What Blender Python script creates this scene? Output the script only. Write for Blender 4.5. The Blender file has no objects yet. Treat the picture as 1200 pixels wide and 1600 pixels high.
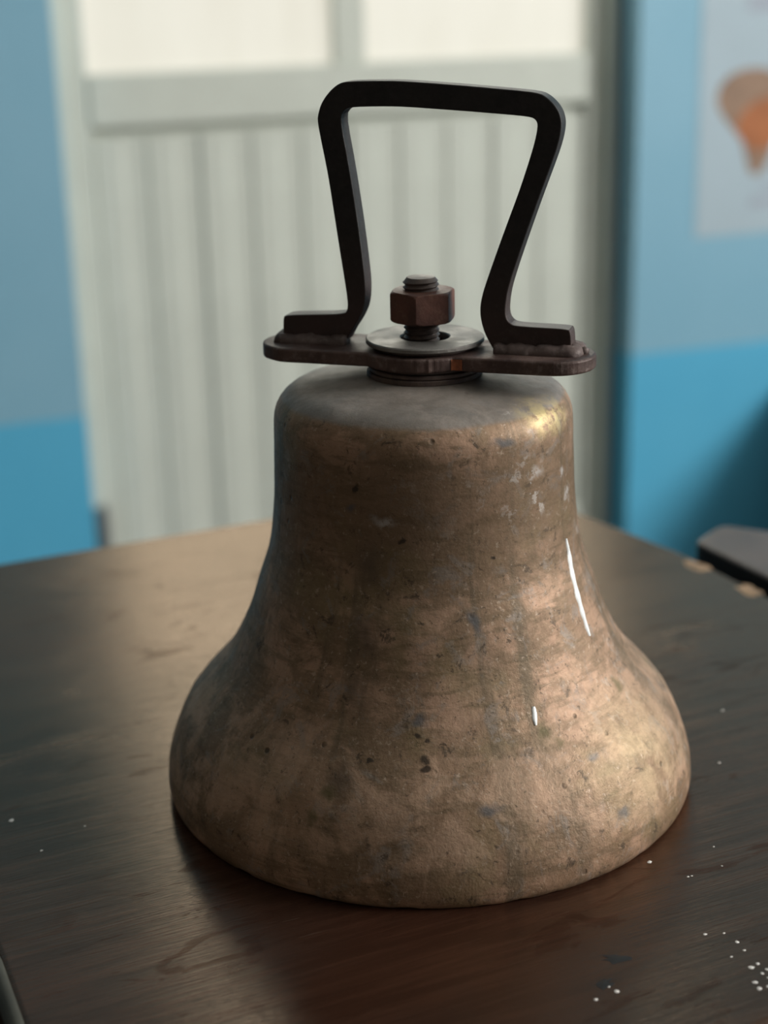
import bpy, bmesh, math, random
import numpy as np
from mathutils import Vector, Matrix, noise
random.seed(7)
S = bpy.context.scene
COL = S.collection
ZT = 0.75                                    # table-top height
PI = math.pi

# ------------------------------------------------------------------ camera
cam_d = bpy.data.cameras.new('camera'); cam = bpy.data.objects.new('camera', cam_d); COL.objects.link(cam)
cr, cu, cb = (0.99970149, -0.00795434, -0.02310108), (0.02443218, 0.32547097, 0.94523633), (0, -0.94551858, 0.32556815)
cam.matrix_world = Matrix(((cr[0], cu[0], cb[0], -0.01751776), (cr[1], cu[1], cb[1], -0.65517513), (cr[2], cu[2], cb[2], 1.10020649), (0, 0, 0, 1)))
cam_d.sensor_width = 36; cam_d.sensor_height = 36; cam_d.sensor_fit = 'VERTICAL'; cam_d.lens = 2500 / 1600 * 36
cam_d.clip_start = 0.02; cam_d.clip_end = 60
cam_d.dof.use_dof = True; cam_d.dof.focus_distance = 0.632; cam_d.dof.aperture_fstop = 5.8
S.camera = cam

# ------------------------------------------------------------------ world, lights, exposure
wd = bpy.data.worlds.new('world'); S.world = wd; wd.use_nodes = True
wd.node_tree.nodes['Background'].inputs[0].default_value = (0.95, 0.90, 0.82, 1)
wd.node_tree.nodes['Background'].inputs[1].default_value = 0.20
S.view_settings.view_transform = 'Standard'; S.view_settings.look = 'None'
S.view_settings.exposure = 0.02; S.view_settings.gamma = 1.0; S.view_settings.use_curve_mapping = False

# room frame: s runs along the back wall to the right, t comes out of it towards the camera
TH = math.radians(71)
WD = Vector((math.sin(TH), math.cos(TH), 0)); WN = Vector((WD.y, -WD.x, 0)); W0 = Vector((-0.0074, 1.9386, 0))
ROOM = Matrix(((WD.x, WN.x, 0, W0.x), (WD.y, WN.y, 0, W0.y), (0, 0, 1, 0), (0, 0, 0, 1)))   # local (s, t, z)
def R3(s, t, z): return ROOM @ Vector((s, t, z))
def area(name, loc, target, sx, sy, power, colr):
    l = bpy.data.lights.new(name, 'AREA'); l.shape = 'RECTANGLE'; l.size = sx; l.size_y = sy; l.energy = power; l.color = colr
    o = bpy.data.objects.new(name, l); COL.objects.link(o); o.location = loc
    o.rotation_euler = (Vector(target) - Vector(loc)).to_track_quat('-Z', 'Y').to_euler(); return o
# daylight coming in through the opening of the right-hand wall
area('window_daylight', R3(2.46, 3.05, 2.05), R3(0.3, 1.9, 1.2), 1.5, 1.1, 165, (1.0, 0.98, 0.93))

# ------------------------------------------------------------------ node helpers
class NT:
    def __init__(s, name, rough=0.5, metal=0.0, spec=0.5):
        s.m = bpy.data.materials.new(name); s.m.use_nodes = True; s.t = s.m.node_tree; s.N = s.t.nodes
        s.b = s.N['Principled BSDF']; s.set('Roughness', rough); s.set('Metallic', metal); s.set('Specular IOR Level', spec)
        s._oc = None
    def n(s, typ, **kw):
        x = s.N.new(typ)
        for k, v in kw.items(): setattr(x, k, v)
        return x
    def link(s, a, b): s.t.links.new(a, b)
    def put(s, sock, v):
        if hasattr(v, 'is_output'): s.link(v, sock)
        elif isinstance(v, (tuple, list)) and sock.type == 'RGBA' and len(v) == 3: sock.default_value = (*v, 1)
        else: sock.default_value = v
    def set(s, k, v): s.put(s.b.inputs[k], v)
    def oc(s):
        if s._oc is None: s._oc = s.n('ShaderNodeTexCoord').outputs['Object']
        return s._oc
    def map(s, v, loc=(0, 0, 0), rot=(0, 0, 0), sc=(1, 1, 1)):
        x = s.n('ShaderNodeMapping'); s.put(x.inputs[0], v); x.inputs[1].default_value = loc; x.inputs[2].default_value = rot; x.inputs[3].default_value = sc
        return x.outputs[0]
    def noise(s, v, scale, det=4, rough=0.55, dist=0.0):
        x = s.n('ShaderNodeTexNoise'); s.put(x.inputs['Vector'], v); x.inputs['Scale'].default_value = scale
        x.inputs['Detail'].default_value = det; x.inputs['Roughness'].default_value = rough; x.inputs['Distortion'].default_value = dist
        return x.outputs['Fac']
    def vor(s, v, scale, feat='F1', rnd=1.0):
        x = s.n('ShaderNodeTexVoronoi', feature=feat); s.put(x.inputs['Vector'], v); x.inputs['Scale'].default_value = scale; x.inputs['Randomness'].default_value = rnd
        return x.outputs['Distance']
    def ramp(s, f, a, b, lo=0.0, hi=1.0, smooth=True):
        x = s.n('ShaderNodeMapRange'); x.interpolation_type = 'SMOOTHSTEP' if smooth else 'LINEAR'
        s.put(x.inputs[0], f); x.inputs[1].default_value = a; x.inputs[2].default_value = b; x.inputs[3].default_value = lo; x.inputs[4].default_value = hi
        return x.outputs[0]
    def math(s, op, a, b=0.0, c=0.0):
        x = s.n('ShaderNodeMath', operation=op); s.put(x.inputs[0], a); s.put(x.inputs[1], b); s.put(x.inputs[2], c); return x.outputs[0]
    def mix(s, f, a, b, blend='MIX'):
        x = s.n('ShaderNodeMix', data_type='RGBA', blend_type=blend); s.put(x.inputs[0], f); s.put(x.inputs[6], a); s.put(x.inputs[7], b); return x.outputs[2]
    def sep(s, v):
        x = s.n('ShaderNodeSeparateXYZ'); s.put(x.inputs[0], v); return x.outputs
    def comb(s, a, b, c):
        x = s.n('ShaderNodeCombineXYZ'); s.put(x.inputs[0], a); s.put(x.inputs[1], b); s.put(x.inputs[2], c); return x.outputs[0]
    def spot(s, v, p, r, edge=0.5, sc=None):           # stain of its own place and shape on the thing
        x = s.n('ShaderNodeVectorMath', operation='SUBTRACT'); s.put(x.inputs[0], v); x.inputs[1].default_value = p
        o = x.outputs[0]
        if sc: o = s.map(o, sc=sc)
        l = s.n('ShaderNodeVectorMath', operation='LENGTH'); s.link(o, l.inputs[0])
        return s.ramp(l.outputs['Value'], r * edge, r, 1, 0)
    def bump(s, h, strength, dist=0.001, prev=None):
        x = s.n('ShaderNodeBump'); x.inputs['Strength'].default_value = strength; x.inputs['Distance'].default_value = dist
        s.put(x.inputs['Height'], h)
        if prev is not None: s.link(prev, x.inputs['Normal'])
        return x.outputs[0]

def plain(name, colr, rough=0.5, metal=0.0, nscale=30, namt=0.12, bump=0.0, spec=0.5):
    m = NT(name, rough, metal, spec); f = m.noise(m.oc(), nscale, 5)
    m.set('Base Color', m.mix(m.ramp(f, .3, .7), tuple(c * (1 - namt) for c in colr), tuple(c * (1 + namt) for c in colr)))
    if bump: m.set('Normal', m.bump(f, bump, 0.002))
    return m.m

# ------------------------------------------------------------------ mesh helpers
def obj(name, bm, mats, parent=None, smooth=False, mw=None, bevel=0, bseg=2):
    me = bpy.data.meshes.new(name)
    bmesh.ops.recalc_face_normals(bm, faces=bm.faces)
    bm.to_mesh(me); bm.free()
    for m in (mats if isinstance(mats, (list, tuple)) else [mats]): me.materials.append(m)
    if smooth:
        for p in me.polygons: p.use_smooth = True
    o = bpy.data.objects.new(name, me); COL.objects.link(o)
    if parent is not None: o.parent = parent
    if mw is not None: o.matrix_local = mw
    if bevel:
        b = o.modifiers.new('bevel', 'BEVEL'); b.width = bevel; b.segments = bseg; b.limit_method = 'ANGLE'; b.angle_limit = math.radians(35)
    return o
def empty(name, loc=(0, 0, 0), rz=0, mw=None):
    o = bpy.data.objects.new(name, None); COL.objects.link(o); o.empty_display_size = 0.05
    if mw is not None: o.matrix_world = mw
    else: o.location = loc; o.rotation_euler = (0, 0, rz)
    return o
def tag(o, label, cat, group=None):
    o['label'] = label; o['category'] = cat
    if group: o['group'] = group
    return o
def struct(o): o['kind'] = 'structure'; return o
def box(bm, x0, x1, y0, y1, z0, z1):
    v = [bm.verts.new((x, y, z)) for x in (x0, x1) for y in (y0, y1) for z in (z0, z1)]
    for f in ((0, 1, 3, 2), (4, 6, 7, 5), (0, 4, 5, 1), (2, 3, 7, 6), (0, 2, 6, 4), (1, 5, 7, 3)): bm.faces.new([v[i] for i in f])
    return v
def BX(*a):
    bm = bmesh.new(); box(bm, *a); return bm
def prism(pts, z0, z1, axis='z'):
    bm = bmesh.new(); n = len(pts)
    a = [bm.verts.new((x, y, z0)) for x, y in pts]; b = [bm.verts.new((x, y, z1)) for x, y in pts]
    bm.faces.new(a[::-1]); bm.faces.new(b)
    for i in range(n): bm.faces.new((a[i], a[(i + 1) % n], b[(i + 1) % n], b[i]))
    return bm
def lathe(prof, seg=96, fn=None, closed=False):
    bm = bmesh.new(); rows = []
    for r, z in prof:
        if r < 1e-6: rows.append([bm.verts.new((0, 0, z))]); continue
        row = []
        for k in range(seg):
            a = 2 * PI * k / seg; rr, zz = fn(r, z, a) if fn else (r, z)
            row.append(bm.verts.new((rr * math.cos(a), rr * math.sin(a), zz)))
        rows.append(row)
    if closed: rows.append(rows[0])
    for A, B in zip(rows[:-1], rows[1:]):
        for k in range(seg):
            j = (k + 1) % seg
            if len(A) == 1 and len(B) == 1: continue
            if len(A) == 1: bm.faces.new((A[0], B[j], B[k]))
            elif len(B) == 1: bm.faces.new((A[k], A[j], B[0]))
            else: bm.faces.new((A[k], A[j], B[j], B[k]))
    return bm
def chaikin(P, n=1, keep=()):
    for _ in range(n):
        Q = []
        for i in range(len(P)):
            a, b = P[i], P[(i + 1) % len(P)]
            L = math.hypot(b[0] - a[0], b[1] - a[1]); k = min(.25, 0.004 / max(L, 1e-6))
            Q += [(a[0] + (b[0] - a[0]) * k, a[1] + (b[1] - a[1]) * k), (b[0] - (b[0] - a[0]) * k, b[1] - (b[1] - a[1]) * k)]
        P = Q
    return P
def tube(bm, pts, rad, seg=8):
    pts = [Vector(p) for p in pts]; rows = []
    for i, p in enumerate(pts):
        t = (pts[min(i + 1, len(pts) - 1)] - pts[max(i - 1, 0)]).normalized()
        a = t.cross(Vector((0, 0, 1)));
        if a.length < .05: a = t.cross(Vector((1, 0, 0)))
        a.normalize(); b = t.cross(a); r = rad[i] if isinstance(rad, (list, tuple)) else rad
        rows.append([bm.verts.new(p + (a * math.cos(2 * PI * k / seg) + b * math.sin(2 * PI * k / seg)) * r) for k in range(seg)])
    for A, B in zip(rows[:-1], rows[1:]):
        for k in range(seg): bm.faces.new((A[k], A[(k + 1) % seg], B[(k + 1) % seg], B[k]))
    bm.faces.new(rows[0][::-1]); bm.faces.new(rows[-1])

# ------------------------------------------------------------------ materials
def m_wall():
    m = NT('painted_plaster', .55); s, t, z = m.sep(m.oc())[0:3]
    f = m.noise(m.oc(), 3.0, 5); g = m.noise(m.oc(), 60, 3)
    line = m.math('ADD', z, m.math('MULTIPLY', m.math('SUBTRACT', f, .5), .006))
    up = m.mix(m.ramp(f, .3, .7), (.215, .44, .585), (.245, .47, .615)); lo = m.mix(m.ramp(f, .3, .7), (.085, .43, .68), (.10, .46, .71))
    m.set('Base Color', m.mix(m.ramp(line, .4335, .4365), lo, up)); m.set('Normal', m.bump(g, .15, .002)); return m.m
WALL = m_wall()
DOORPAINT = plain('white_door_paint', (.62, .65, .59), .42, 0, 14, .03)
DOORTRIM = plain('white_frame_paint', (.62, .665, .61), .42, 0, 14, .03)
CEIL = plain('ceiling_white', (.75, .75, .72), .8)
FLOOR = plain('dark_floor', (.03, .026, .024), .6)
PLASTER = plain('right_wall_paint', (.5, .62, .66), .7)
PARTITION = plain('brown_partition', (.10, .08, .06), .7)
GREYMETAL = plain('grey_metal', (.22, .23, .23), .45, .6)
def m_pane():
    m = NT('backlit_pane', .25); f = m.noise(m.map(m.oc(), sc=(6, 1, 1.2)), 2.0, 3)
    z = m.sep(m.oc())[2]
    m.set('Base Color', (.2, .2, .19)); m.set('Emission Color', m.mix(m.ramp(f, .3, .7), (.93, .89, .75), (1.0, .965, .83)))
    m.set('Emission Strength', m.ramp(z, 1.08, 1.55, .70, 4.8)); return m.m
PANE = m_pane()

def m_table():
    m = NT('varnished_dark_wood', .3); oc = m.oc()
    g = m.map(oc, rot=(0, 0, -math.radians(24)))
    grain = m.noise(m.map(g, sc=(4, 60, 4)), 3.2, 6, .65, .6); fine = m.noise(m.map(g, sc=(14, 420, 14)), 2.0, 4, .7)
    blot = m.noise(oc, 9, 5, .6); big = m.noise(oc, 3.2, 3)
    c = m.mix(m.ramp(grain, .35, .7), (.026, .0105, .0065), (.042, .0175, .0105))
    c = m.mix(m.math('MULTIPLY', m.ramp(blot, .45, .7), .5), c, (.017, .011, .009))
    scr = m.noise(m.map(g, rot=(0, 0, .35), sc=(18, 260, 18)), 1.6, 5, .7, 1.2)
    sm = m.math('MULTIPLY', m.ramp(scr, .66, .73), m.ramp(blot, .5, .62))
    c = m.mix(m.math('MULTIPLY', sm, .25), c, (.14, .11, .085))
    m.set('Base Color', c)
    ro = m.math('ADD', m.ramp(blot, .3, .7, .11, .19), m.math('MULTIPLY', m.ramp(grain, .4, .7), .06))
    wear = m.noise(m.map(oc, loc=(.3, .1, 0)), 14, 6, .65, .8)
    rough = m.math('ADD', ro, m.math('MULTIPLY', m.ramp(wear, .56, .70), .08))
    m.set('Specular IOR Level', 0)
    b1 = m.bump(grain, .18, .0008); b2 = m.bump(fine, .34, .0005, b1); m.set('Normal', b2)
    gl = m.n('ShaderNodeBsdfGlossy'); stn = m.math('MULTIPLY', m.ramp(m.noise(m.map(g, sc=(1, 2.6, 1)), 26, 6, .6, 1.0), .55, .66), m.ramp(m.noise(oc, 7, 3), .42, .58))
    cut = m.ramp(m.noise(m.map(g, rot=(0, 0, .6), sc=(9, 300, 9)), 1.2, 4, .65, 1.5), .64, .70)
    dull = m.math('MAXIMUM', m.math('MULTIPLY', stn, .55), m.math('MULTIPLY', cut, .35))
    m.put(gl.inputs['Color'], m.mix(dull, (1, .80, .63), (.25, .18, .13))); m.put(gl.inputs['Normal'], b2); m.put(gl.inputs['Roughness'], rough)   # amber varnish
    fr = m.n('ShaderNodeFresnel'); fr.inputs['IOR'].default_value = 1.52; m.put(fr.inputs['Normal'], b2)
    mx = m.n('ShaderNodeMixShader'); m.link(fr.outputs[0], mx.inputs[0]); m.link(m.b.outputs[0], mx.inputs[1]); m.link(gl.outputs[0], mx.inputs[2])
    m.link(mx.outputs[0], m.N['Material Output'].inputs['Surface'])
    return m.m
TABLE = m_table()
EDGESHADE = plain('shade_table_edge', (.007, .006, .006), .6)  # shade of the gap between the tables, painted on the side faces
TABLE2 = plain('brown_worn_top', (.085, .06, .05), .42, 0, 30, .2)
TABLE_EDGE = plain('worn_table_edge', (.045, .046, .036), .75, 0, 40, .3)
WOOD2 = plain('dark_leg_wood', (.025, .014, .009), .5, 0, 20, .3)
SPECK = plain('white_paint_speck', (.75, .73, .7), .6)
CHIP = plain('bare_chipped_wood', (.26, .165, .095), .7, 0, 90, .3)
SMUDGE = plain('black_soot_mark', (.006, .006, .006), .5)

def m_bell():
    m = NT('weathered_bronze', .45, .5, .4); oc = m.oc(); x, y, z = m.sep(oc)[0:3]
    phi = m.math('ARCTAN2', x, m.math('MULTIPLY', y, -1))
    cyl = m.comb(m.math('MULTIPLY', phi, .09), 0.0, z)
    big = m.noise(oc, 11, 4, .55, .4); mid = m.noise(oc, 42, 6, .65, .5); fine = m.noise(oc, 210, 5, .7); grit = m.noise(oc, 620, 3, .7)
    hor = m.noise(m.map(cyl, sc=(18, 1, 110)), 2.0, 5, .65, .4)
    ver = m.noise(m.map(cyl, sc=(70, 1, 5.5)), 1.0, 5, .6, .5)
    c = m.mix(m.ramp(big, .35, .65), (.20, .132, .082), (.285, .182, .118))
    c = m.mix(m.math('MULTIPLY', m.ramp(mid, .46, .60), .75), c, (.46, .295, .205))         # pinkish copper rubs
    c = m.mix(m.math('MULTIPLY', m.ramp(hor, .47, .62), .6), c, (.135, .092, .052))         # brown lathe-wise tarnish
    c = m.mix(m.math('MULTIPLY', m.ramp(m.noise(oc, 17, 5, .6), .53, .64), .42), c, (.215, .168, .085))   # olive
    c = m.mix(m.math('MULTIPLY', m.ramp(ver, .52, .68), .6), c, (.098, .078, .050))         # runs down the flank
    c = m.mix(m.math('MULTIPLY', m.ramp(m.noise(oc, 75, 6, .7, .8), .54, .66), .65), c, (.25, .215, .19))  # grey bloom
    c = m.mix(m.math('MULTIPLY', m.ramp(m.noise(oc, 130, 6, .75, .6), .585, .64), .8), c, (.060, .043, .030)) # dark mottling
    c = m.mix(m.math('MULTIPLY', m.ramp(m.noise(m.map(cyl, sc=(160, 1, 420)), 2.0, 4, .7), .5, .68), .45), c, (.30, .21, .135)) # fine brush lines
    bow = m.math('MULTIPLY', m.ramp(z, .010, .026), m.ramp(z, .075, .040)); c = m.mix(m.math('MULTIPLY', bow, m.ramp(mid, .42, .58, 0, .5)), c, (.42, .29, .20))  # lower band lightened: metallic highlight put into the colour
    c = m.mix(m.math('MULTIPLY', m.ramp(m.noise(oc, 330, 4, .75), .60, .68), .6), c, (.055, .04, .028))
    c = m.mix(m.math('MULTIPLY', m.ramp(m.noise(m.map(oc, loc=(3, 1, 2)), 380, 4, .75), .59, .67), .6), c, (.46, .36, .28))
    # waist darker tarnish
    dark = m.math('MULTIPLY', m.ramp(z, .10, .145), m.ramp(z, .176, .150))
    c = m.mix(m.math('MULTIPLY', dark, m.ramp(mid, .3, .7, .25, .75)), c, (.125, .08, .046))
    crown = m.ramp(m.math('ADD', z, m.math('MULTIPLY', m.math('SUBTRACT', mid, .5), .003)), .1770, .1792)
    c = m.mix(m.math('MULTIPLY', crown, .85), c, m.mix(m.ramp(mid, .35, .65), (.17, .155, .142), (.25, .232, .215)))
    # left-hand streak of old drip and its neighbours
    wob = m.n('ShaderNodeVectorMath', operation='ADD'); m.link(oc, wob.inputs[0])
    nz = m.n('ShaderNodeTexNoise'); m.link(oc, nz.inputs['Vector']); nz.inputs['Scale'].default_value = 90; nz.inputs['Detail'].default_value = 4
    sc_ = m.n('ShaderNodeVectorMath', operation='MULTIPLY_ADD'); m.link(nz.outputs['Color'], sc_.inputs[0]); sc_.inputs[1].default_value = (.011,) * 3; sc_.inputs[2].default_value = (-.0055,) * 3
    m.link(sc_.outputs[0], wob.inputs[1]); wo = wob.outputs[0]
    def add(masks, amt, colr):
        nonlocal c
        a = masks[0]
        for k in masks[1:]: a = m.math('MAXIMUM', a, k)
        c = m.mix(m.math('MULTIPLY', a, amt), c, colr)
    V = (1, 1, .32)
    add([m.spot(wo, (-.0225, -.0624, .124), .0075, .1, (1, 1, .5)), m.spot(wo, (-.0265, -.068, .098), .006, .1, V), m.spot(wo, (-.030, -.075, .074), .0055, .1, V), m.spot(wo, (-.037, -.094, .045), .0075, .1, V)], .6, (.075, .058, .045))
    add([m.spot(wo, (-.013, -.0735, .09), .007, .1, (1, 1, .2)), m.spot(wo, (-.006, -.09, .059), .009, .2, (1, 1, .55))], .45, (.16, .12, .055))
    add([m.spot(wo, (-.0043, -.0844, .0675), .0042, .2), m.spot(wo, (.0299, -.0554, .171), .0052, .2, (.7, 1, 1.6)), m.spot(wo, (.0763, -.085, .0239), .0042, .2), m.spot(wo, (.0219, -.106, .0379), .0045, .2, (.6, 1, 1.4)),
         m.spot(wo, (.017, -.069, .1018), .004, .2, (1.3, 1, .6)), m.spot(wo, (-.0306, -.0561, .1461), .003, .2), m.spot(wo, (.065, -.079, .0453), .004, .1)], .8, (.085, .09, .10))
    add([m.spot(wo, (.0791, -.0424, .0597), .0038, .1, (1, 1, .35)), m.spot(wo, (.0443, -.0793, .058), .0045, .1, V), m.spot(wo, (.0505, -.0817, .0523), .004, .1), m.spot(wo, (-.0416, -.0969, .0416), .004, .1), m.spot(wo, (-.0489, -.0998, .0321), .0035, .1)], .75, (.085, .075, .028))
    pits = [(-.0059, -.089, .0603, .0021), (-.0041, -.0948, .0535, .0026), (-.004, -.0974, .0507, .0026), (-.0016, -.0898, .0593, .0018), (-.0254, -.0917, .0533, .0018), (-.0281, -.057, .1541, .002), (-.0102, -.0636, .1343, .0014), (.0252, -.0604, .1249, .0016), (.066, -.0948, .0203, .0022)]
    add([m.spot(wo, p[:3], p[3], .45) for p in pits], .9, (.025, .017, .012))
    # scattered casting pits
    vd = m.vor(oc, 95); pit = m.math('MULTIPLY', m.ramp(vd, .07, .16, 1, 0), m.ramp(m.noise(oc, 20, 3), .55, .62))
    c = m.mix(m.math('MULTIPLY', pit, .8), c, (.04, .028, .018))
    # pale lime scale on the right and fine scuffs
    sc2 = m.math('MULTIPLY', m.ramp(m.noise(oc, 120, 5, .7), .56, .62), m.ramp(m.noise(oc, 23, 3), .50, .60))
    right = m.ramp(phi, .35, .95, .16, .8)
    up = m.ramp(z, .10, .15, .3, 1)
    c = m.mix(m.math('MULTIPLY', m.math('MULTIPLY', sc2, right), up), c, (.52, .48, .45))
    pal = [m.spot(wo, (.0585, -.0268, .1401), .0042, .25, (1, 1, .6)), m.spot(wo, (.0558, -.031, .1501), .003, .2, (1, 1, .7)), m.spot(wo, (.0577, -.029, .133), .0026, .2), m.spot(wo, (.0437, -.0462, .1552), .005, .1, (.5, 1, 1.2)), m.spot(wo, (-.0176, -.0615, .1405), .005, .1, (.5, 1, 1.3))]
    add([m.math('MULTIPLY', p, m.ramp(fine, .42, .58)) for p in pal], .75, (.50, .47, .45))
    # painted highlights in brass yellow on the right shoulder and on the lip
    glint = m.math('MULTIPLY', m.spot(wo, (.047, -.034, .1755), .022, .15, (1, 1, 2.2)), m.ramp(fine, .35, .6))
    c = m.mix(m.math('MULTIPLY', glint, .8), c, (.62, .50, .24))
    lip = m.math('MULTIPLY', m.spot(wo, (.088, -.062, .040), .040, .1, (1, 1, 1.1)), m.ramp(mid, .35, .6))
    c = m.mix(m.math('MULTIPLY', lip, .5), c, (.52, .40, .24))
    c = m.mix(m.math('MULTIPLY', m.ramp(fine, .3, .7, 0, .35), 1.0), c, m.mix(.5, c, (.09, .07, .05)))
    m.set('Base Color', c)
    m.set('Metallic', m.math('SUBTRACT', .45, m.math('MULTIPLY', crown, .3)))
    ro = m.math('ADD', m.ramp(mid, .3, .7, .50, .62), m.math('MULTIPLY', m.ramp(fine, .4, .7), .08)); ro = m.math('SUBTRACT', ro, m.math('MULTIPLY', glint, .14))
    m.set('Roughness', ro)
    low = m.ramp(z, .03, .11, 1.0, .5)
    b = m.bump(m.math('MULTIPLY', mid, low), .3, .0014); b = m.bump(m.math('MULTIPLY', fine, low), .45, .0009, b); b = m.bump(grit, .25, .0003, b)
    b = m.bump(m.math('SUBTRACT', 1.0, pit), .5, .0008, b); m.set('Normal', b)
    return m.m
BELL = m_bell()
def m_rust(name, a, b_, dustc, metal=.35, rough=.6, zlo=None):
    m = NT(name, rough, metal); oc = m.oc(); f = m.noise(oc, 70, 6, .65); g = m.noise(oc, 260, 4, .7)
    c = m.mix(m.ramp(f, .35, .68), a, b_); c = m.mix(m.math('MULTIPLY', m.ramp(g, .5, .72), .4), c, dustc)
    if zlo: c = m.mix(m.ramp(m.math('ADD', m.sep(oc)[2], m.math('MULTIPLY', f, .05)), zlo[0], zlo[1]), c, m.mix(m.ramp(g, .4, .7), (.0075, .0065, .007), (.014, .0115, .012)))
    if zlo:                                   # dust settled on the flat tops
        nz = m.sep(m.n('ShaderNodeNewGeometry').outputs['Normal'])[2]
        c = m.mix(m.math('MULTIPLY', m.ramp(nz, .75, .97), m.ramp(f, .3, .6, .3, .75)), c, (.25, .235, .22))
    m.set('Base Color', c); m.set('Roughness', m.ramp(f, .3, .7, rough - .1, rough + .12))
    b = m.bump(f, .35, .0012); m.set('Normal', m.bump(g, .4, .0005, b)); return m.m
HANDLE = m_rust('black_painted_rusty_iron', (.024, .013, .012), (.045, .024, .021), (.06, .042, .038), .1, .62, (.228, .275))
PLATE = m_rust('rusty_brown_iron', (.05, .028, .024), (.105, .066, .056), (.22, .175, .16), .3, .58)
WELD = m_rust('dusty_weld_iron', (.06, .04, .037), (.13, .095, .088), (.24, .205, .19), .3, .65)
NUT = m_rust('rust_red_nut_iron', (.075, .034, .028), (.14, .062, .046), (.20, .12, .085), .35, .52)
BOLT = m_rust('dark_bolt_steel', (.05, .036, .033), (.09, .068, .06), (.14, .09, .06), .2, .5)
WASHER = m_rust('grey_zinc_washer', (.15, .14, .132), (.20, .19, .178), (.26, .245, .225), .5, .5)
LOWASH = m_rust('brown_washer_iron', (.06, .042, .042), (.11, .078, .066), (.17, .13, .09), .4, .5)
ORANGE = plain('orange_rust', (.24, .072, .028), .8, 0, 300, .35)
WHITEPAINT = plain('white_paint_drip', (.86, .88, .88), .4, 0, 200, .05)
PAPER = plain('poster_paper', (.41, .515, .59), .6, 0, 6, .03)
PRINT_A = plain('poster_print_tan', (.30, .19, .13), .6, 0, 25, .15)
PRINT_B = plain('poster_print_orange', (.40, .135, .045), .6, 0, 25, .12)
PRINT_C = plain('poster_print_grey', (.37, .42, .50), .6, 0, 25, .08)

# ------------------------------------------------------------------ the room
O0, O1, ZH = -.503, .456, 2.08          # doorway in the back wall
def room(name, bm, mat, **k): return obj(name, bm, mat, mw=ROOM, **k)
bm = bmesh.new(); box(bm, -2.2, O0, -.20, 0, 0, 3.0); box(bm, O1, 2.5, -.20, 0, 0, 3.0); box(bm, O0, O1, -.20, 0, ZH, 3.0)
struct(room('wall_back', bm, WALL))
struct(room('floor', BX(-2.2, 2.5, -.2, 5.2, -.1, 0), FLOOR))
struct(room('ceiling', BX(-2.2, 2.5, -.2, 5.2, 3.0, 3.1), CEIL))
bm = bmesh.new()                        # right wall with its window opening (t 2.3..3.8, z 1.5..2.6)
box(bm, 2.5, 2.6, -.2, 2.3, 0, 3.1); box(bm, 2.5, 2.6, 3.8, 5.2, 0, 3.1); box(bm, 2.5, 2.6, 2.3, 3.8, 0, 1.5); box(bm, 2.5, 2.6, 2.3, 3.8, 2.6, 3.1)
struct(room('wall_right', bm, PLASTER))
struct(room('wall_left', BX(-2.3, -2.2, -.2, 5.2, 0, 3.1), PARTITION))

# door: frame, stiles, rails, boards, panes
door = empty('door_1', mw=ROOM @ Matrix.Translation((0, -.08, 0))); struct(door)
def dpart(name, bm, mat=DOORPAINT, parent=None, bevel=.003, **k): return obj(name, bm, mat, parent or door, bevel=bevel, **k)
dpart('door_jamb', BX(O0, -.478, -.10, .015, 0, ZH), DOORTRIM); dpart('door_jamb', BX(.4275, .4470, -.10, .022, 0, ZH), DOORTRIM); dpart('door_jamb', BX(.4470, O1, -.10, -.020, 0, ZH), DOORTRIM)
dpart('door_head', BX(O0, O1, -.10, .015, ZH - .03, ZH), DOORTRIM)
GL, GR = -.445, .400
dpart('door_stile', BX(-.477, GL, -.042, 0, .03, ZH - .033)); dpart('door_stile', BX(.400, .426, -.042, 0, .03, ZH - .033))
dpart('door_rail', BX(GL, GR, -.042, .004, .866, .946)); dpart('door_rail', BX(GL, GR, -.042, 0, .03, .14)); dpart('door_rail', BX(GL, GR, -.042, 0, ZH - .12, ZH - .033))
dpart('backing_panel', BX(GL, GR, -.040, -.026, .14, .866), bevel=0)
dpart('glazing_bar', BX(-.046, .006, -.042, -.002, .946, ZH - .12))
for a, b in ((GL, -.046), (.006, GR)):
    dpart('glazing_bar', BX(a, b, -.040, -.012, 1.47, 1.50))
    for z0, z1 in ((.946, 1.47), (1.50, ZH - .12)):
        dpart('glass_pane', BX(a, b, -.030, -.024, z0, z1), PANE, bevel=0)
nb = 10; bw = (GR - .004 - GL) / nb
prof = [(0, -.004), (.05, 0), (.50, 0), (.62, -.0045), (.86, -.0045), (.97, -.004), (1.0, -.004)]
def board_mesh():
    bm = bmesh.new(); P = [(x * bw, d) for x, d in prof] + [(bw, -.022), (0, -.022)]
    a = [bm.verts.new((x, y, .14)) for x, y in P]; b = [bm.verts.new((x, y, .849)) for x, y in P]; n = len(P)
    bm.faces.new(a); bm.faces.new(b[::-1])
    for i in range(n): bm.faces.new((a[i], a[(i + 1) % n], b[(i + 1) % n], b[i]))
    return bm
b0 = obj('board', board_mesh(), DOORPAINT, door); b0.location = (GL, -.004, 0)
for i in range(1, nb):
    c = b0.copy(); COL.objects.link(c); c.parent = door; c.location = (GL + i * bw, -.004 - .0015 * (i % 3 == 1), 0)
h = dpart('hinge', BX(-.492, -.470, -.004, .028, .16, .262), GREYMETAL); h['label'] = 'grey hinge at foot of door'

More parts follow.
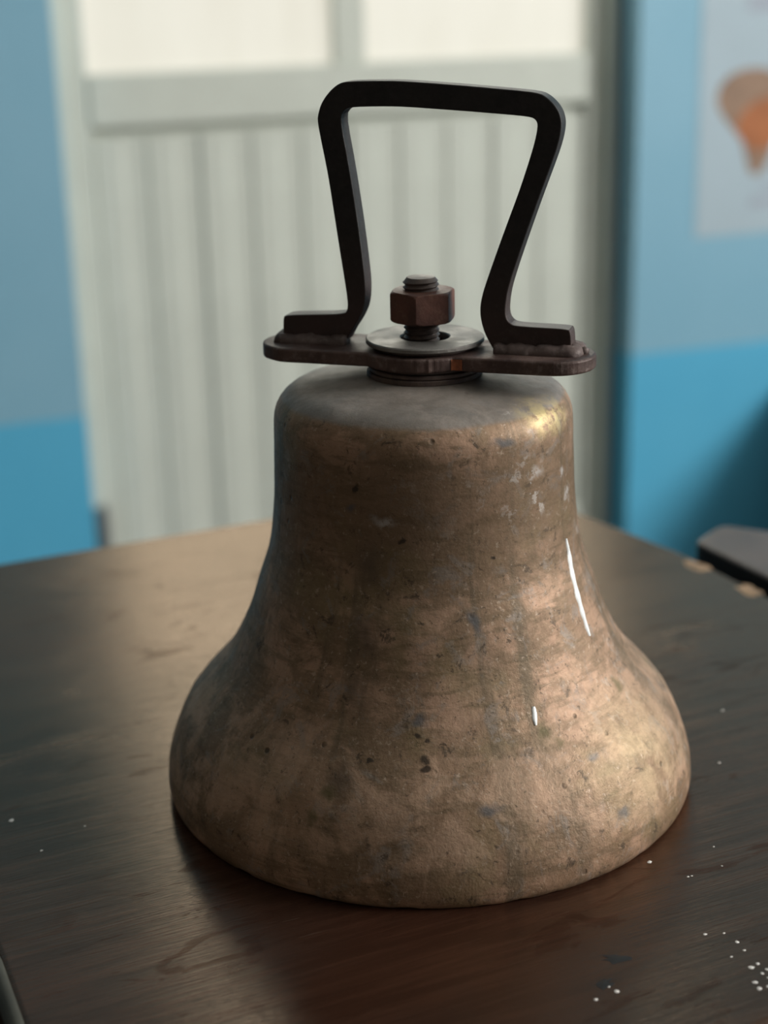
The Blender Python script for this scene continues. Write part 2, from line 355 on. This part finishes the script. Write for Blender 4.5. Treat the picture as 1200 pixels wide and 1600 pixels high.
# window in the right wall (lights the room, outside the frame)
win = empty('window_1', mw=ROOM @ Matrix.Translation((2.52, 0, 0))); struct(win)
for a in ((0, .05, 2.3, 2.35, 1.5, 2.6), (0, .05, 3.75, 3.8, 1.5, 2.6), (0, .05, 2.35, 3.75, 1.5, 1.55), (0, .05, 2.35, 3.75, 2.55, 2.6)): obj('window_frame', BX(*a), DOORTRIM, win, bevel=.004)

# poster
po = empty('wall_poster', mw=ROOM @ Matrix.Translation((.572, .0, .633)))
tag(po, 'pale poster with an orange and brown shape on the blue wall', 'poster')
obj('paper_sheet', prism([(0, 0), (.42, 0), (.42, .58), (-.004, .58)], .0004, .0014), PAPER, po, mw=Matrix(((1, 0, 0, 0), (0, 0, 1, 0), (0, 1, 0, 0), (0, 0, 0, 1))))
def blob(name, pts, mat, t0):
    P = chaikin([(x, z) for x, z in pts], 2)
    return obj(name, prism(P, t0, t0 + .0004), mat, po, mw=Matrix(((1, 0, 0, 0), (0, 0, 1, 0), (0, 1, 0, 0), (0, 0, 0, 1))))
blob('printed_shape', [(.030, .228), (.036, .254), (.056, .272), (.086, .281), (.125, .280), (.160, .262), (.178, .225), (.170, .190), (.150, .160), (.140, .125), (.122, .100), (.103, .103), (.094, .130), (.086, .158), (.066, .180), (.045, .202)], PRINT_A, .0014)
blob('printed_patch', [(.070, .180), (.080, .204), (.100, .222), (.130, .232), (.168, .225), (.166, .180), (.146, .150), (.120, .140), (.096, .148)], PRINT_B, .0018)
for a in ((.105, .045, .34, .062), (.125, .075, .32, .086), (.085, .372, .36, .402)):
    obj('printed_lines', BX(a[0], a[2], .0013, .0018, a[1], a[3]), PRINT_C, po)

# unseen bench added right of the frame to throw the lower wall's slanting shade
be = empty('shade_bench', mw=ROOM @ Matrix.Translation((.79, .02, 0)))
tag(be, 'unseen low bench added to throw the slanting shade on the lower blue wall', 'bench')
obj('seat_board', BX(0, .9, 0, .56, .355, .385), WOOD2, be, bevel=.004)
for a in ((.0, .03, 0, .56, 0, .355), (.87, .9, 0, .56, 0, .355)): obj('end_panel', BX(*a), WOOD2, be, bevel=.003)
obj('back_panel', BX(.03, .87, .005, .02, .02, .355), WOOD2, be)

# ------------------------------------------------------------------ tables
def table(name, P, label, mats, legs):
    root = empty(name, (P[0][0] * 0, 0, 0)); tag(root, label, 'table')
    Q = chaikin(P, 3)
    bm = prism(Q, ZT - .024, ZT)
    to = obj('table_top', bm, [mats[0], EDGESHADE], root, bevel=.0030, bseg=3)
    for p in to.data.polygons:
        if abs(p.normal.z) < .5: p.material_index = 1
    cx = sum(p[0] for p in P) / len(P); cy = sum(p[1] for p in P) / len(P)
    inn = [(cx + (p[0] - cx) * .84, cy + (p[1] - cy) * .84) for p in P]
    for (a, b) in zip(inn, inn[1:] + inn[:1]):
        if math.hypot(a[0] - b[0], a[1] - b[1]) < .12: continue
        d = Vector((b[0] - a[0], b[1] - a[1], 0)).normalized(); nrm = Vector((-d.y, d.x, 0)) * .009
        pa, pb = Vector((*a, 0)), Vector((*b, 0))
        obj('apron', prism([tuple((pa + nrm).xy), tuple((pb + nrm).xy), tuple((pb - nrm).xy), tuple((pa - nrm).xy)], ZT - .085, ZT - .024), mats[1], root)
    for i in legs:
        x, y = inn[i]; x += (cx - x) * .06; y += (cy - y) * .06
        bm = bmesh.new(); v = box(bm, x - .018, x + .018, y - .018, y + .018, 0, ZT - .024)
        for q in v:
            if q.co.z < .1: q.co.x = x + (q.co.x - x) * .72; q.co.y = y + (q.co.y - y) * .72
        obj('leg', bm, mats[1], root, bevel=.003)
    return root
T1 = [(-.331, .2494), (.060, .4236), (.0665, .4195), (.1376, .3148), (.1665, .2700), (.2014, .1985), (.330, -.060), (.328, -.072), (-.092, -.302), (-.103, -.300), (-.1494, -.1811), (-.1658, -.1423), (-.3325, .2400)]
t1 = table('wooden_table', T1, 'dark varnished wooden table with the bronze bell standing on it', (TABLE, WOOD2), (0, 1, 6, 8))
T2 = [(.1790, .2880), (.1800, .2950), (.1975, .3180), (.2040, .3205), (.62, .098), (.60, -.16), (.382, -.125)]
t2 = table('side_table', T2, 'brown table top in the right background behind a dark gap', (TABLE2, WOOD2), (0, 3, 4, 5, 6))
# pale worn rim on the near left edge
bm = bmesh.new(); e0, e1 = Vector((-.1494, -.1811, 0)), Vector((-.1658, -.1423, 0)); d = (e1 - e0)
pts = [(e0 - d * 2.6).xy, e0.xy, e1.xy, (e1 + d * .4).xy]
tube(bm, [(p[0] - .0005, p[1] - .0002, ZT - .0042) for p in pts], [.0042] * 3 + [.0030], 10)
o = obj('edge_strip', bm, TABLE_EDGE, t1, smooth=True); o['label'] = 'pale worn edge strip'
# paint specks, soot marks and chipped spots on the table
def flat_blob(bm, x, y, r, el=1.0, ang=0, h=.0003, n=9, jag=.2):
    c = bm.verts.new((x, y, ZT + h)); ring = []
    for k in range(n):
        a = 2 * PI * k / n; rr = r * (1 + jag * (random.random() - .5) * 2); px, py = rr * el * math.cos(a), rr * math.sin(a)
        ring.append(bm.verts.new((x + px * math.cos(ang) - py * math.sin(ang), y + px * math.sin(ang) + py * math.cos(ang), ZT + .00005)))
    for k in range(n): bm.faces.new((c, ring[k], ring[(k + 1) % n]))
bm = bmesh.new()
for x, y, r in [(.0874, -.085, .0014), (.1009, -.0967, .0007), (.1025, -.0962, .0006), (.116, -.0893, .0006), (.1157, -.0744, .0005), (.133, -.0019, .0008), (.1456, .0516, .0008), (.0998, -.1369, .0009), (.107, -.1364, .0007), (.1107, -.1424, .0010), (.1122, -.1477, .0008), (.1124, -.1585, .0013), (.1152, -.1563, .0011), (.1118, -.1674, .0013), (.1125, -.1712, .0013), (.1155, -.1622, .0009), (.1179, -.1599, .0011), (.1172, -.1650, .0008), (.1160, -.1700, .0010), (.1066, -.1515, .0006), (.0534, -.1752, .0009), (.0616, -.1707, .0012), (.059, -.168, .0006), (-.183, -.0386, .0015), (-.1649, -.0644, .0008), (-.15, -.045, .0007)]:
    flat_blob(bm, x, y, r * .68, 1.25, random.random() * 3)
o = obj('paint_specks', bm, SPECK, t1); o['kind'] = 'stuff'; o['label'] = 'tiny white paint specks'
for x, y, r, el, a in ((.0635, -.151, .0028, 2.0, .1), (.0575, -.166, .0022, 1.6, .7)):
    bm = bmesh.new(); flat_blob(bm, x, y, r * .9, el, a, .0002, 14, .7); obj('soot_mark', bm, SMUDGE, t1)
for x, y, r, el, a in ((.1695, .2500, .0060, 1.9, -1.1), (.1935, .2060, .0055, 1.6, -1.1)):
    bm = bmesh.new(); flat_blob(bm, x, y, r, el, a, .0004, 12, .35); obj('chipped_spot', bm, CHIP, t1)

# ------------------------------------------------------------------ the bell
bell = empty('hand_bell', (0, 0, ZT))
tag(bell, 'weathered bronze bell with a dark iron strap handle standing on the wooden table', 'bell')
PROF = [(0.1165, 0.0), (0.1178, 0.006), (0.1172, 0.014), (0.1157, 0.02), (0.1136, 0.026), (0.1112, 0.032), (0.1082, 0.038), (0.1037, 0.044), (0.0983, 0.05), (0.0927, 0.056), (0.088, 0.062), (0.0844, 0.068), (0.0814, 0.074), (0.0786, 0.08), (0.0763, 0.086), (0.0744, 0.092), (0.0725, 0.098), (0.0703, 0.104), (0.0682, 0.11), (0.0668, 0.116), (0.0659, 0.122), (0.0652, 0.128), (0.0646, 0.134), (0.0642, 0.14), (0.064, 0.146), (0.0638, 0.152), (0.0635, 0.158), (0.0634, 0.164), (0.0632, 0.1685), (0.0629, 0.1712), (0.0621, 0.1739), (0.0608, 0.1763), (0.0591, 0.1784), (0.057, 0.1801), (0.0546, 0.1814), (0.0519, 0.1822), (0.0492, 0.1825), (0.026, 0.1862), (0.0, 0.1866)]
def prof_r(z): return float(np.interp(z, [p[1] for p in PROF], [p[0] for p in PROF]))
outer = []
for (a, b) in zip(PROF[:-1], PROF[1:]):
    k = 2 if b[1] < .17 else 1
    outer += [(a[0] + (b[0] - a[0]) * i / k, a[1] + (b[1] - a[1]) * i / k) for i in range(k)]
outer.append(PROF[-1])
outer = [(.1150, 0.0), (.1160, .0006), (.1168, .0020)] + outer[1:]
inner = [(0.0, .176), (.045, .174), (.0545, .168), (.0572, .150), (.060, .115), (.070, .088), (.088, .054), (.104, .022), (.1090, 0.0)]
def wob(r, z, a):
    p = Vector((math.cos(a), math.sin(a), z * 12))
    k = noise.noise(p * 3) * .0012 + noise.noise(p * 9) * .0006
    zz = z
    if z < .001: zz = max(0, z) + max(0, noise.noise(Vector((math.cos(a) * 14, math.sin(a) * 14, 3)))) * .0009
    return r * (1 + k * (1 if z < .17 else .4)), zz
bm = lathe(inner[::-1][:0] + outer + inner[0:0], 200, wob)
# inside skin, joined to the rim
rim = [v for v in bm.verts if abs(math.hypot(v.co.x, v.co.y) - .1150) < .0012 and v.co.z < .0011]
inb = lathe([(.1150, 0.0004), (.1090, 0.0002)] + inner[::-1][1:], 200)
me = bpy.data.meshes.new('tmp'); inb.to_mesh(me); inb.free(); bm.from_mesh(me); bpy.data.meshes.remove(me)
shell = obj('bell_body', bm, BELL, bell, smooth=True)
def drip(pts, wd, th=.0005):
    bm = bmesh.new(); rows = []
    for (x, y, z), w in zip(pts, wd):
        ph = math.atan2(y, x); row = []
        for k, hh in ((-1, -.0003), (-.6, th), (.6, th), (1, -.0003)):
            p2 = ph + k * w / prof_r(z); r = prof_r(z) + hh; row.append(bm.verts.new((r * math.cos(p2), r * math.sin(p2), z)))
        rows.append(row)
    for A, B in zip(rows[:-1], rows[1:]):
        for k in range(3): bm.faces.new((A[k], A[k + 1], B[k + 1], B[k]))
    o = obj('paint_drip', bm, WHITEPAINT, shell, smooth=True); o['label'] = 'white paint drip'; return o
def fine(P, Wd, n=4):
    i = np.arange(len(P)); j = np.linspace(0, len(P) - 1, (len(P) - 1) * n + 1)
    A = np.array(P); return [tuple(np.interp(q, i, A[:, k]) for k in range(3)) for q in j], [float(np.interp(q, i, Wd)) * (1 + .18 * math.sin(q * 5.1)) for q in j]
drip(*fine([[.0575, -.0322, .1222], [.0588, -.0316, .1161], [.0595, -.0327, .1113], [.0607, -.0349, .105], [.0621, -.0368, .0985], [.0637, -.0379, .0926], [.0653, -.0387, .0871], [.0669, -.0398, .0815]], [.0005, .0014, .0021, .0017, .0020, .0017, .0015, .0008]))
drip(*fine([[.0403, -.0749, .0667], [.0407, -.0765, .0641], [.0407, -.0787, .0605]], [.0006, .0016, .0006]))

# washers under the plate
def ring(ro, ri, z0, z1, cx=0, bev=.0004):
    bm = lathe([(ri, z0), (ro - bev, z0), (ro, z0 + bev), (ro, z1 - bev), (ro - bev, z1), (ri + bev, z1), (ri, z1 - bev)], 72, closed=True)
    for v in bm.verts: v.co.x += cx
    return bm
def rpart(name, bm, mat, parent=bell, lab=None, **k):
    o = obj(name, bm, mat, parent, **k)
    if lab: o['label'] = lab
    return o
rpart('lower_washer', ring(.0243, .0085, .1860, .1884, .0010), LOWASH, bevel=0)
rpart('lower_washer', ring(.0238, .0085, .1885, .1904, .0014), LOWASH)
rpart('spacer_collar', ring(.0222, .0085, .1903, .1920, .0012), LOWASH)
# mounting plate: round centre with two rounded arms, turned 18 degrees
YAW = -math.radians(18)
RZ = Matrix.Rotation(YAW, 4, 'Z')
def plate_r(a):
    c, s = math.cos(a), math.sin(a); best = .0256
    hw, L0, L1, off = .0172, -.0700, .0735, .0008
    for t in np.arange(.0256, .078, .0002):
        x, y = t * c, t * s + off
        ok = abs(y) <= hw
        if ok:
            if x > L1 - hw: ok = math.hypot(x - (L1 - hw), y) <= hw
            elif x < L0 + hw: ok = math.hypot(x - (L0 + hw), y) <= hw
        if ok: best = max(best, t)
        else: break
    return best
N = 240; rad = [plate_r(2 * PI * k / N) for k in range(N)]
pp = [(r * math.cos(2 * PI * k / N) * (1 + .004 * noise.noise(Vector((k * .4, 0, 0)))), r * math.sin(2 * PI * k / N) * (1 + .02 * noise.noise(Vector((k * .3, 5, 0))))) for k, r in enumerate(rad)]
plate = rpart('mounting_plate', prism(pp, .1919, .1979), PLATE, mw=RZ, bevel=.0011, bseg=3)
bm = bmesh.new()                          # orange rust where the arm meets the disc
def edge_patch(bm, k0, k1):
    for k in range(k0, k1):
        a, b = Vector((*pp[k % N], 0)), Vector((*pp[(k + 1) % N], 0)); n = Vector(((b - a).y, -(b - a).x, 0)).normalized() * .0003
        v = [bm.verts.new(q) for q in (a + n + Vector((0, 0, .1926)), b + n + Vector((0, 0, .1926)), b + n + Vector((0, 0, .1971)), a + n + Vector((0, 0, .1971)))]
        bm.faces.new(v)
k0 = int((360 - 46) / 360 * N)
edge_patch(bm, k0, k0 + 5)
o = obj('rust_patch', bm, ORANGE, plate); o['label'] = 'bright orange rust patch'
rpart('flat_washer', ring(.02485, .0102, .1996, .2018, .0014, .0005), WASHER, lab='grey flat washer')
rpart('thin_washer', ring(.0215, .0100, .1979, .1997, .0012), LOWASH)
# nut
def hexr(a, R): 
    b = (a - math.radians(-14) + PI / 2) % (PI / 3) - PI / 6
    return R * math.cos(PI / 6) / math.cos(b)
hx = lambda r, z, a: (min(r, hexr(a, .0142)), z)
bm = lathe([(0, .2087), (.0106, .2087), (.0128, .2087), (.0136, .2092), (.02, .2099), (.02, .2202), (.0136, .2210), (.0126, .2215), (.0085, .2216), (0, .2216)], 144, hx)
rpart('hex_nut', bm, NUT, lab='rusty red-brown hex nut', mw=Matrix.Translation((.0006, 0, 0)), bevel=.0005)
# threaded bolt
bm = bmesh.new(); seg = 40; rows = []; pitch = .0021
zs = np.arange(.178, .22551, .00022)
for z in zs:
    row = []
    for k in range(seg):
        a = 2 * PI * k / seg; f = ((z / pitch - a / (2 * PI)) % 1.0); tri = abs(2 * f - 1)
        row.append(bm.verts.new(((.0076 - .0011 * tri) * math.cos(a), (.0076 - .0011 * tri) * math.sin(a), z)))
    rows.append(row)
for A, B in zip(rows[:-1], rows[1:]):
    for k in range(seg): bm.faces.new((A[k], A[(k + 1) % seg], B[(k + 1) % seg], B[k]))
t = [bm.verts.new((.0058 * math.cos(2 * PI * k / seg), .0058 * math.sin(2 * PI * k / seg), .2268)) for k in range(seg)]
for k in range(seg): bm.faces.new((rows[-1][k], rows[-1][(k + 1) % seg], t[(k + 1) % seg], t[k]))
bm.faces.new(t); bm.faces.new(rows[0][::-1])
rpart('threaded_bolt', bm, BOLT, lab='dark threaded bolt end')
# handle: one bent bar, feet welded to the plate
HP = [(-0.0602, 0.1976), (-0.06, 0.2079), (-0.0587, 0.2093), (-0.0326, 0.2107), (-0.0308, 0.2126), (-0.0309, 0.218), (-0.0341, 0.2414), (-0.0376, 0.2685), (-0.0415, 0.2894), (-0.0408, 0.2929), (-0.0393, 0.2969), (-0.0356, 0.3014), (-0.0319, 0.3042), (-0.0281, 0.3052), (-0.0073, 0.3054), (0.0189, 0.3036), (0.0495, 0.301), (0.0532, 0.2991), (0.0565, 0.296), (0.0586, 0.2924), (0.0592, 0.2876), (0.0575, 0.2798), (0.0501, 0.2599), (0.044, 0.2426), (0.0388, 0.227), (0.0372, 0.2201), (0.0367, 0.2128), (0.0386, 0.2097), (0.0418, 0.2088), (0.0623, 0.2086), (0.0639, 0.2076), (0.0642, 0.1976), (0.0325, 0.1976), (0.0303, 0.2010), (0.0276, 0.2063), (0.026, 0.2134), (0.0268, 0.2203), (0.03, 0.2298), (0.0364, 0.2475), (0.0426, 0.2638), (0.0481, 0.2807), (0.0496, 0.288), (0.049, 0.2904), (0.0465, 0.2918), (0.0209, 0.2937), (-0.0075, 0.2955), (-0.0263, 0.2952), (-0.0295, 0.2942), (-0.0316, 0.2912), (-0.0281, 0.2707), (-0.025, 0.248), (-0.0228, 0.2269), (-0.0227, 0.22), (-0.0235, 0.214), (-0.0261, 0.2085), (-0.0300, 0.2030), (-.0325, .1976)]
UZ = Matrix(((1, 0, 0, 0), (0, 0, -1, 0), (0, 1, 0, 0), (0, 0, 0, 1)))      # (u, z) outline -> upright plane
hb = prism(chaikin(HP, 2), -.0045, .0045)
handle = rpart('strap_handle', hb, HANDLE, mw=RZ, bevel=.0009, bseg=2)
handle.data.transform(UZ)
def weld(path, n=64):
    bm = bmesh.new(); P = [Vector(p) for p in path]; L = [0]
    for a, b in zip(P[:-1], P[1:]): L.append(L[-1] + (b - a).length)
    pts, rr = [], []
    for i in range(n):
        d = L[-1] * i / (n - 1); k = max(j for j in range(len(L)) if L[j] <= d + 1e-9); k = min(k, len(P) - 2)
        q = P[k].lerp(P[k + 1], (d - L[k]) / (L[k + 1] - L[k]))
        w = noise.noise(Vector((i * .37, path[0][0] * 90, 0))); w2 = noise.noise(Vector((i * .9, path[0][0] * 90, 7)))
        pts.append(q + Vector((0, w * .0007, w * .0004))); rr.append(.0041 + .0007 * w + .0003 * w2)
    tube(bm, pts, rr, 12)
    for v in bm.verts: v.co.z = .1978 + (v.co.z - .1978) * (.85 + .25 * noise.noise(v.co * 230))
    return obj('weld_bead', bm, WELD, handle, smooth=True)
weld([(-.0315, -.0048, .1982), (-.0605, -.0048, .1982), (-.0612, .0048, .1982), (-.034, .0050, .1982)])
weld([(.0325, -.0048, .1982), (.0645, -.0048, .1982), (.0652, .0048, .1982), (.034, .0050, .1982)])
bm = bmesh.new(); tube(bm, [(.0675, -.001, .1978), (.0690, .0003, .1990), (.0700, .0012, .1988)], [.0016, .0018, .0010], 8)
obj('weld_spatter', bm, WELD, plate, smooth=True)
